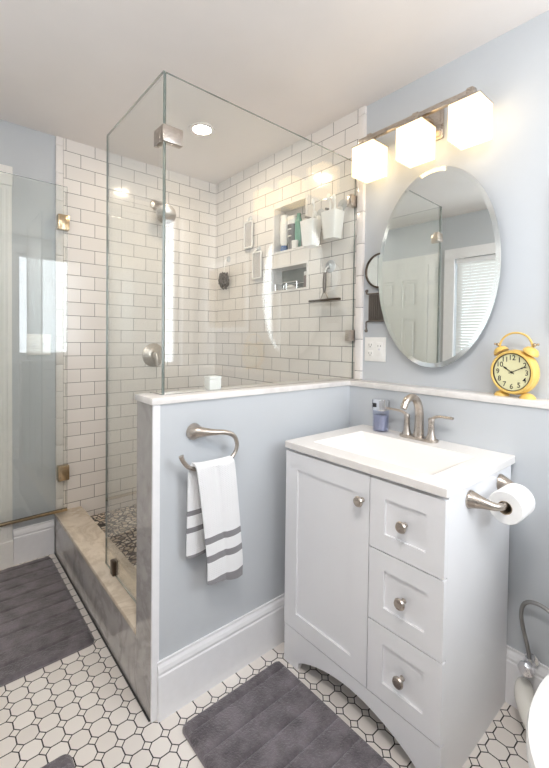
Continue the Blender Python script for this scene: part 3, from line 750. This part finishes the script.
mk('drain', lathe(NB(), cap([(.022, 0), (.02, .004), (.015, .005)]), (.33, -.24, zt-.097), 'z', 24), MT['nickel'], st)

# faucet
fa = thing('faucet', 'brushed nickel two-handle faucet with arched spout on the vanity top', 'faucet', (.385, -.052, zt))
q = prism(NB(), rrect(.305, .465, -.078, -.026, .025, 6), 'z', zt, zt+.010, .002); mk('base_plate', q, MT['nickel'], fa)
sp = [(.385, -.050, zt+.008, .021), (.385, -.048, zt+.06, .0175), (.385, -.050, zt+.11, .0165), (.383, -.065, zt+.150, .0155), (.380, -.095, zt+.168, .0145), (.376, -.126, zt+.158, .0135), (.374, -.145, zt+.128, .0125)]
mk('spout', tube(NB(), sp, 0, 20, 6), MT['nickel'], fa)
for s, x in ((-1, .333), (1, .437)):
    h = mk('handle', lathe(NB(), cap([(.020, 0), (.019, .006), (.013, .02), (.0105, .06), (.012, .075), (.009, .084)]), (x, -.05, zt+.008), 'z', 24), MT['nickel'], fa)
    lev = [(x-s*.004, -.05, zt+.084, .008), (x+s*.02, -.052, zt+.098, .008), (x+s*.05, -.056, zt+.102, .007), (x+s*.088, -.06, zt+.103, .0075)]
    mk('lever', tube(NB(), lev, 0, 14, 5, flat=.7), MT['nickel'], h)
# soap dispenser
sdp = thing('soap_dispenser', 'chrome-topped clear soap dispenser with lilac soap at the left of the faucet', 'soap dispenser', (.212, -.055, zt))
q = prism(NB(), rrect(.180, .244, -.083, -.027, .022, 6), 'z', zt+.002, zt+.090, .002); mk('jar', q, MT['soap'], sdp)
q = prism(NB(), rrect(.184, .240, -.079, -.031, .019, 6), 'z', zt+.006, zt+.07, .002); mk('soap_fill', q, MT['liquid'], sdp)
q = prism(NB(), rrect(.178, .246, -.088, -.025, .026, 7), 'z', zt+.0905, zt+.138, .004); mk('pump_head', q, MT['chrome'], sdp)
mk('sensor_window', B(.196, .212, -.0905, -.0878, zt+.105, zt+.122, .001), MT['dark'], sdp)

# paper holder on the vanity side
ph = thing('paper_holder', 'brushed nickel two-post toilet paper holder on the vanity side', 'paper holder', (.7075, -.225, .785))
def post(y, sgn):
    return tube(NB(), [(.7075, y, .785, .0265), (.711, y, .785, .0258), (.724, y+sgn*.002, .784, .0215), (.742, y+sgn*.006, .782, .0165), (.760, y+sgn*.012, .779, .0125), (.774, y+sgn*.022, .777, .0105), (.781, y+sgn*.040, .776, .0095)], 0, 20, 5)
mk('post', post(-.335, 1), MT['nickel'], ph); mk('post', post(-.115, -1), MT['nickel'], ph)
q = lathe(NB(), cap([(.009, 0), (.009, .150)]), (.781, -.150, .776), 'y', 16); mk('roller', q, MT['nickel'], ph)
tp = thing('toilet_roll', 'white toilet paper roll on the nickel holder at the vanity side', 'toilet paper', (.795, -.225, .776))
q = lathe(NB(), [(.019, .0), (.045, .0), (.047, .003), (.047, .097), (.045, .100), (.019, .100), (.019, 0)], (.781, -.178, .768), 'y', 48); mk('paper', q, MT['paper'], tp)
q = lathe(NB(), [(.0175, -.001), (.019, -.001), (.019, .101), (.0175, .101), (.0175, -.001)], (.781, -.178, .768), 'y', 32); mk('core', q, MT['card'], tp)

# ------------------------------------------------------------------ clock
ck = thing('alarm_clock', 'yellow twin-bell style clock with cream dial standing on the marble ledge', 'clock', (.695, .034, LED), math.radians(-12)); ck.scale = (.86, .86, .86)
C = (0, 0, .101); 
q = lathe(NB(), cap([(.066, -.028), (.080, -.024), (.090, -.012), (.092, 0), (.089, .014), (.086, .018)]), C, 'y', 56); mk('body', q, MT['yellow'], ck, world=False)
q = lathe(NB(), [(.086, .014), (.088, .022), (.086, .029), (.080, .031), (.076, .027), (.075, .016), (.086, .014)], C, 'y', 56); mk('bezel', q, MT['yellow'], ck, world=False)
q = lathe(NB(), [(.0755, .020), (.0765, .0275), (.0735, .0275), (.0735, .020), (.0755, .020)], C, 'y', 56); mk('dial_ring', q, MT['bronze'], ck, world=False)
dl = mk('dial', lathe(NB(), cap([(.0745, .016), (.0745, .022)]), C, 'y', 56), MT['dial'], ck, world=False, smooth=False)
dl['label'] = 'cream dial with black numerals'
def text_mesh(body, size):
    cu_ = bpy.data.curves.new('numeral', 'FONT'); cu_.body = body; cu_.size = size; cu_.align_x = 'CENTER'; cu_.align_y = 'CENTER'; cu_.extrude = .0002; cu_.offset = .0002
    ob = bpy.data.objects.new('numeral_src', cu_); COL.objects.link(ob)
    bpy.context.view_layer.update()
    me = bpy.data.meshes.new_from_object(ob.evaluated_get(bpy.context.evaluated_depsgraph_get()))
    bpy.data.objects.remove(ob); bpy.data.curves.remove(cu_); return me
yd = -.0224
for h in range(1, 13):
    me = text_mesh(str(h), .029); a = math.radians(30*h); r = .058
    q = NB(); q.from_mesh(me); bpy.data.meshes.remove(me)
    q.transform(Matrix.Translation((r*math.sin(a), yd, C[2]+r*math.cos(a))) @ Matrix.Rotation(PI/2, 4, 'X'))
    mk('numeral', q, MT['ink'], dl, world=False, smooth=False)
def hand(nm, ang, L, w):
    q = NB(); prism(q, [(-w*.4, -.012), (w*.4, -.012), (w*.4, L*.55), (w, L*.68), (w*.5, L*.85), (0, L), (-w*.5, L*.85), (-w, L*.68), (-w*.4, L*.55)], 'y', -.0255, -.0245)
    q.transform(Matrix.Translation((0, 0, C[2])) @ Matrix.Rotation(math.radians(ang), 4, 'Y')); mk(nm, q, MT['ink'], ck, world=False, smooth=False)
hand('hour_hand', -57, .042, .0038); hand('minute_hand', 65, .066, .0026)
mk('hand_pin', lathe(NB(), cap([(.004, .022), (.004, .0275)]), C, 'y', 16), MT['ink'], ck, world=False)
for s in (-1, 1):
    q = lathe(NB(), cap([(.030, 0), (.029, .008), (.021, .019), (.008, .024)]), (0, 0, 0), 'z', 28)
    q.transform(Matrix.Translation((s*.058, 0, .180)) @ Matrix.Rotation(s*math.radians(32), 4, 'Y')); mk('bell', q, MT['yellow'], ck, world=False)
    q = NB(); ball(q, (s*.073, 0, .212), .0075); ball(q, (s*.086, 0, .214), .005); tube(q, [(s*.066, 0, .198), (s*.073, 0, .212), (s*.086, 0, .214)], .003, 8); mk('bell_knob', q, MT['brass'], ck, world=False)
    q = lathe(NB(), cap([(.029, 0), (.028, .006), (.020, .016), (.008, .021)]), (s*.052, .0, .0), 'z', 28); mk('foot', q, MT['yellow'], ck, world=False)
hp = [(-.066, 0, .205), (-.060, 0, .225), (-.045, 0, .245), (-.022, 0, .257), (0, 0, .260), (.022, 0, .257), (.045, 0, .245), (.060, 0, .225), (.066, 0, .205)]
mk('carry_handle', tube(NB(), [(*p, .0042) for p in hp], 0, 12, 4), MT['yellow'], ck, world=False)

# ------------------------------------------------------------------ towel ring and towel
tr = thing('towel_ring', 'brushed nickel open towel ring curving out from the half wall', 'towel ring', (.0005, -.834, .92))
pth = [(.0005, -.834, .921, .029), (.008, -.833, .921, .0265), (.020, -.826, .922, .021), (.034, -.806, .921, .0145), (.046, -.778, .919, .0105), (.055, -.742, .915, .0085), (.060, -.712, .902, .0076), (.060, -.697, .876, .0072), (.060, -.699, .850, .007), (.060, -.715, .828, .007), (.060, -.745, .815, .007), (.060, -.80, .808, .007), (.060, -.85, .810, .007), (.060, -.885, .824, .007), (.060, -.905, .848, .0075), (.060, -.911, .864, .008)]
mk('ring', tube(NB(), pth, 0, 18, 5), MT['nickel'], tr)
tw = thing('hand_towel', 'white waffle hand towel with grey stripes folded over the towel ring', 'towel', (.06, -.78, .82))
def sheet(fpos, nu, nv, th):
    q = NB(); G = [[q.verts.new(fpos(i/nu, j/nv)) for i in range(nu+1)] for j in range(nv+1)]
    for j in range(nv):
        for i in range(nu): q.faces.new((G[j][i], G[j][i+1], G[j+1][i+1], G[j+1][i]))
    bmesh.ops.recalc_face_normals(q, faces=q.faces)
    bmesh.ops.solidify(q, geom=q.faces, thickness=th)
    return q
def bar_z(y):   # height of the ring's lower bar at y
    return .808+.25*max(0, abs(y+.79)-.045)**1.2
def front(u, v):
    # v 0 at the top of the fold .. 1 at the hem
    yt = -.874+u*(.148); yb = -.820+u*.143
    y = yt+(yb-yt)*min(1, v*1.15)**.8
    top = bar_z(yt)+.017; bot = .425-.024*u
    if v < .08:
        a = v/.08*PI/2; return (.058+.016*math.sin(a)+.0, y, top-.012+.012*math.cos(a))
    vv = (v-.08)/.92
    x = .074+.004*math.sin(u*9+1)*(.3+vv)+.012*math.sin(u*PI)*vv*.6-.004*vv
    if u > .45 and u < .60: x -= .004*math.sin((u-.45)/.15*PI)
    return (x, y, (top-.012)+(bot-top+.012)*vv)
def back(u, v):
    yt = -.880+u*.150; yb = -.876+u*.15
    y = yt+(yb-yt)*v; top = bar_z(yt)+.017
    bot = .512-.01*u
    if v < .08:
        a = v/.08*PI/2; return (.062-.016*math.sin(a), y, top-.012+.012*math.cos(a))
    vv = (v-.08)/.92
    x = .046-.016*vv+.004*math.sin(u*8)*vv
    return (x, y, (top-.012)+(bot-top+.012)*vv)
mk('front_fold', sheet(front, 28, 60, -.006), MT['tf'], tw)
mk('back_fold', sheet(back, 20, 40, .006), MT['tb'], tw)
mk('care_tag', B(.040, .042, -.800, -.786, .470, .497), MT['ink'], tw, smooth=False)

# ------------------------------------------------------------------ rugs
def rug(label, x0, x1, y0, y1, h=.018, seedv=0):
    o = thing('bath_rug', label, 'rug', ((x0+x1)/2, (y0+y1)/2, 0), 0, 'grey plush bath rugs')
    nx, ny = 170, 96; q = NB(); G = []; R = .026; W = x1-x0; D = y1-y0
    def ext(s, n):  # inset at distance s from the edge for rounded corners
        return R-math.sqrt(max(0, R*R-(R-s)**2)) if s < R else 0
    for j in range(ny+1):
        vv = j/ny; y = y0+D*vv; s = min(vv, 1-vv)*D; ins = ext(s, 0); row = []
        for i in range(nx+1):
            uu = i/nx; x = x0+ins+(W-2*ins)*uu
            e = min(x-x0-ins, x1-ins-x, s); fall = 1-max(0, 1-max(e, 0)/.014)**2.4
            gx = ((x-x0+.045) % .0875)/.0875; gd = min(gx, 1-gx)*.0875
            gr = math.exp(-(gd/.0045)**2)*.007
            n = noise.noise(Vector((x*28+seedv, y*28, 0)))*.0014+noise.noise(Vector((x*140, y*140, seedv)))*.0008
            z = .003+(h-.003-gr+n)*max(.0, fall)
            row.append(q.verts.new((x, y, z)))
        G.append(row)
    for j in range(ny):
        for i in range(nx): q.faces.new((G[j][i], G[j][i+1], G[j+1][i+1], G[j+1][i]))
    mk('plush_top', q, MT['rug'], o)
    q = prism(NB(), rrect(x0-.002, x1+.002, y0-.002, y1+.002, R, 6), 'z', .0005, .006, .001); mk('hem', q, MT['rugedge'], o)
    return o
rug('grey grooved plush bath rug on the floor in front of the shower curb', -1.285, -.464, -1.52, -1.012, seedv=3)
rug('grey grooved plush bath rug on the floor in front of the white vanity', .078, .90, -.917, -.505, seedv=9)
rug('grey plush bath rug with only its corner showing at the bottom edge', -.065, .72, -1.72, -1.205, seedv=15)

# ------------------------------------------------------------------ toilet
to = thing('toilet', 'white toilet standing at the right of the vanity', 'toilet', (1.08, -.38, 0))
def egg(cx, cy, a, bf, bb, z, n=48):
    o = []
    for i in range(n):
        t_ = 2*PI*i/n; s = math.sin(t_); c = math.cos(t_); b = bb if s > 0 else bf
        o.append((cx+a*c*(1 if s < 0 else 1), cy+b*math.copysign(abs(s)**.9, s), z))
    return o
def loft(layers, close=True):
    q = NB(); R = [[q.verts.new(p) for p in l] for l in layers]
    for a, b in zip(R, R[1:]):
        for i in range(len(a)): q.faces.new((a[i], a[(i+1) % len(a)], b[(i+1) % len(a)], b[i]))
    q.faces.new(R[0][::-1]); q.faces.new(R[-1]); bmesh.ops.recalc_face_normals(q, faces=q.faces); return q
cx = 1.108
mk('bowl', loft([egg(cx, -.33, .125, .24, .19, 0), egg(cx, -.33, .12, .235, .19, .04), egg(cx, -.34, .105, .21, .18, .12), egg(cx, -.37, .13, .24, .20, .22), egg(cx, -.41, .175, .28, .20, .32), egg(cx, -.42, .185, .29, .2, .375), egg(cx, -.42, .183, .288, .2, .388)]), MT['chinac'], to)
mk('seat', loft([egg(cx, -.42, .19, .298, .205, .390), egg(cx, -.42, .197, .305, .21, .396), egg(cx, -.42, .195, .303, .21, .408)]), MT['toilet'], to)
mk('lid', loft([egg(cx, -.42, .192, .300, .205, .410), egg(cx, -.42, .197, .306, .21, .415), egg(cx, -.42, .194, .302, .207, .427), egg(cx, -.42, .17, .275, .185, .433)]), MT['toilet'], to)
mk('tank', prism(NB(), rrect(cx-.19, cx+.20, -.205, -.02, .03), 'z', .39, .74, .006), MT['toilet'], to)
mk('tank_lid', prism(NB(), rrect(cx-.198, cx+.208, -.213, -.017, .03), 'z', .741, .775, .006), MT['toilet'], to)
mk('flush_lever', tube(NB(), [(cx-.15, -.207, .69), (cx-.15, -.222, .69), (cx-.11, -.226, .685), (cx-.08, -.226, .68)], .006, 10), MT['chrome'], to)
mk('shelf', prism(NB(), rrect(cx-.12, cx+.12, -.25, -.06, .03), 'z', .30, .392, .006), MT['toilet'], to)
mk('trapway', tube(NB(), [(.770, -.030, .112, .022), (.773, -.050, .110, .027), (.790, -.085, .092, .029), (.84, -.135, .07, .032), (.92, -.19, .065, .042), (1.02, -.25, .08, .05)], 0, 24, 6), MT['chinac'], to)
sv = thing('water_supply', 'braided steel supply hose and chrome stop valve on the wall beside the vanity', 'supply valve', (.775, -.02, .20))
mk('valve_flange', lathe(NB(), cap([(.022, 0), (.02, .006), (.008, .010), (.008, .03)]), (.784, -.0165, .20), 'y', 24), MT['chrome'], sv)
q = NB(); lathe(q, cap([(.016, 0), (.018, .01), (.018, .035), (.011, .048)]), (.784, -.045, .170), 'z', 8); lathe(q, cap([(.010, 0), (.010, .022), (.022, .024), (.024, .034), (.018, .042)]), (.784, -.045, .196), 'y', 8)
mk('valve_body', q, MT['chrome'], sv)
mk('hose', tube(NB(), [(.784, -.045, .215), (.778, -.045, .25), (.764, -.043, .30), (.756, -.041, .345), (.764, -.040, .382), (.790, -.040, .399), (.83, -.045, .398), (.88, -.06, .375), (.93, -.09, .36), (.97, -.13, .372), (.975, -.14, .39)], .0062, 12, 6), MT['braid'], sv)
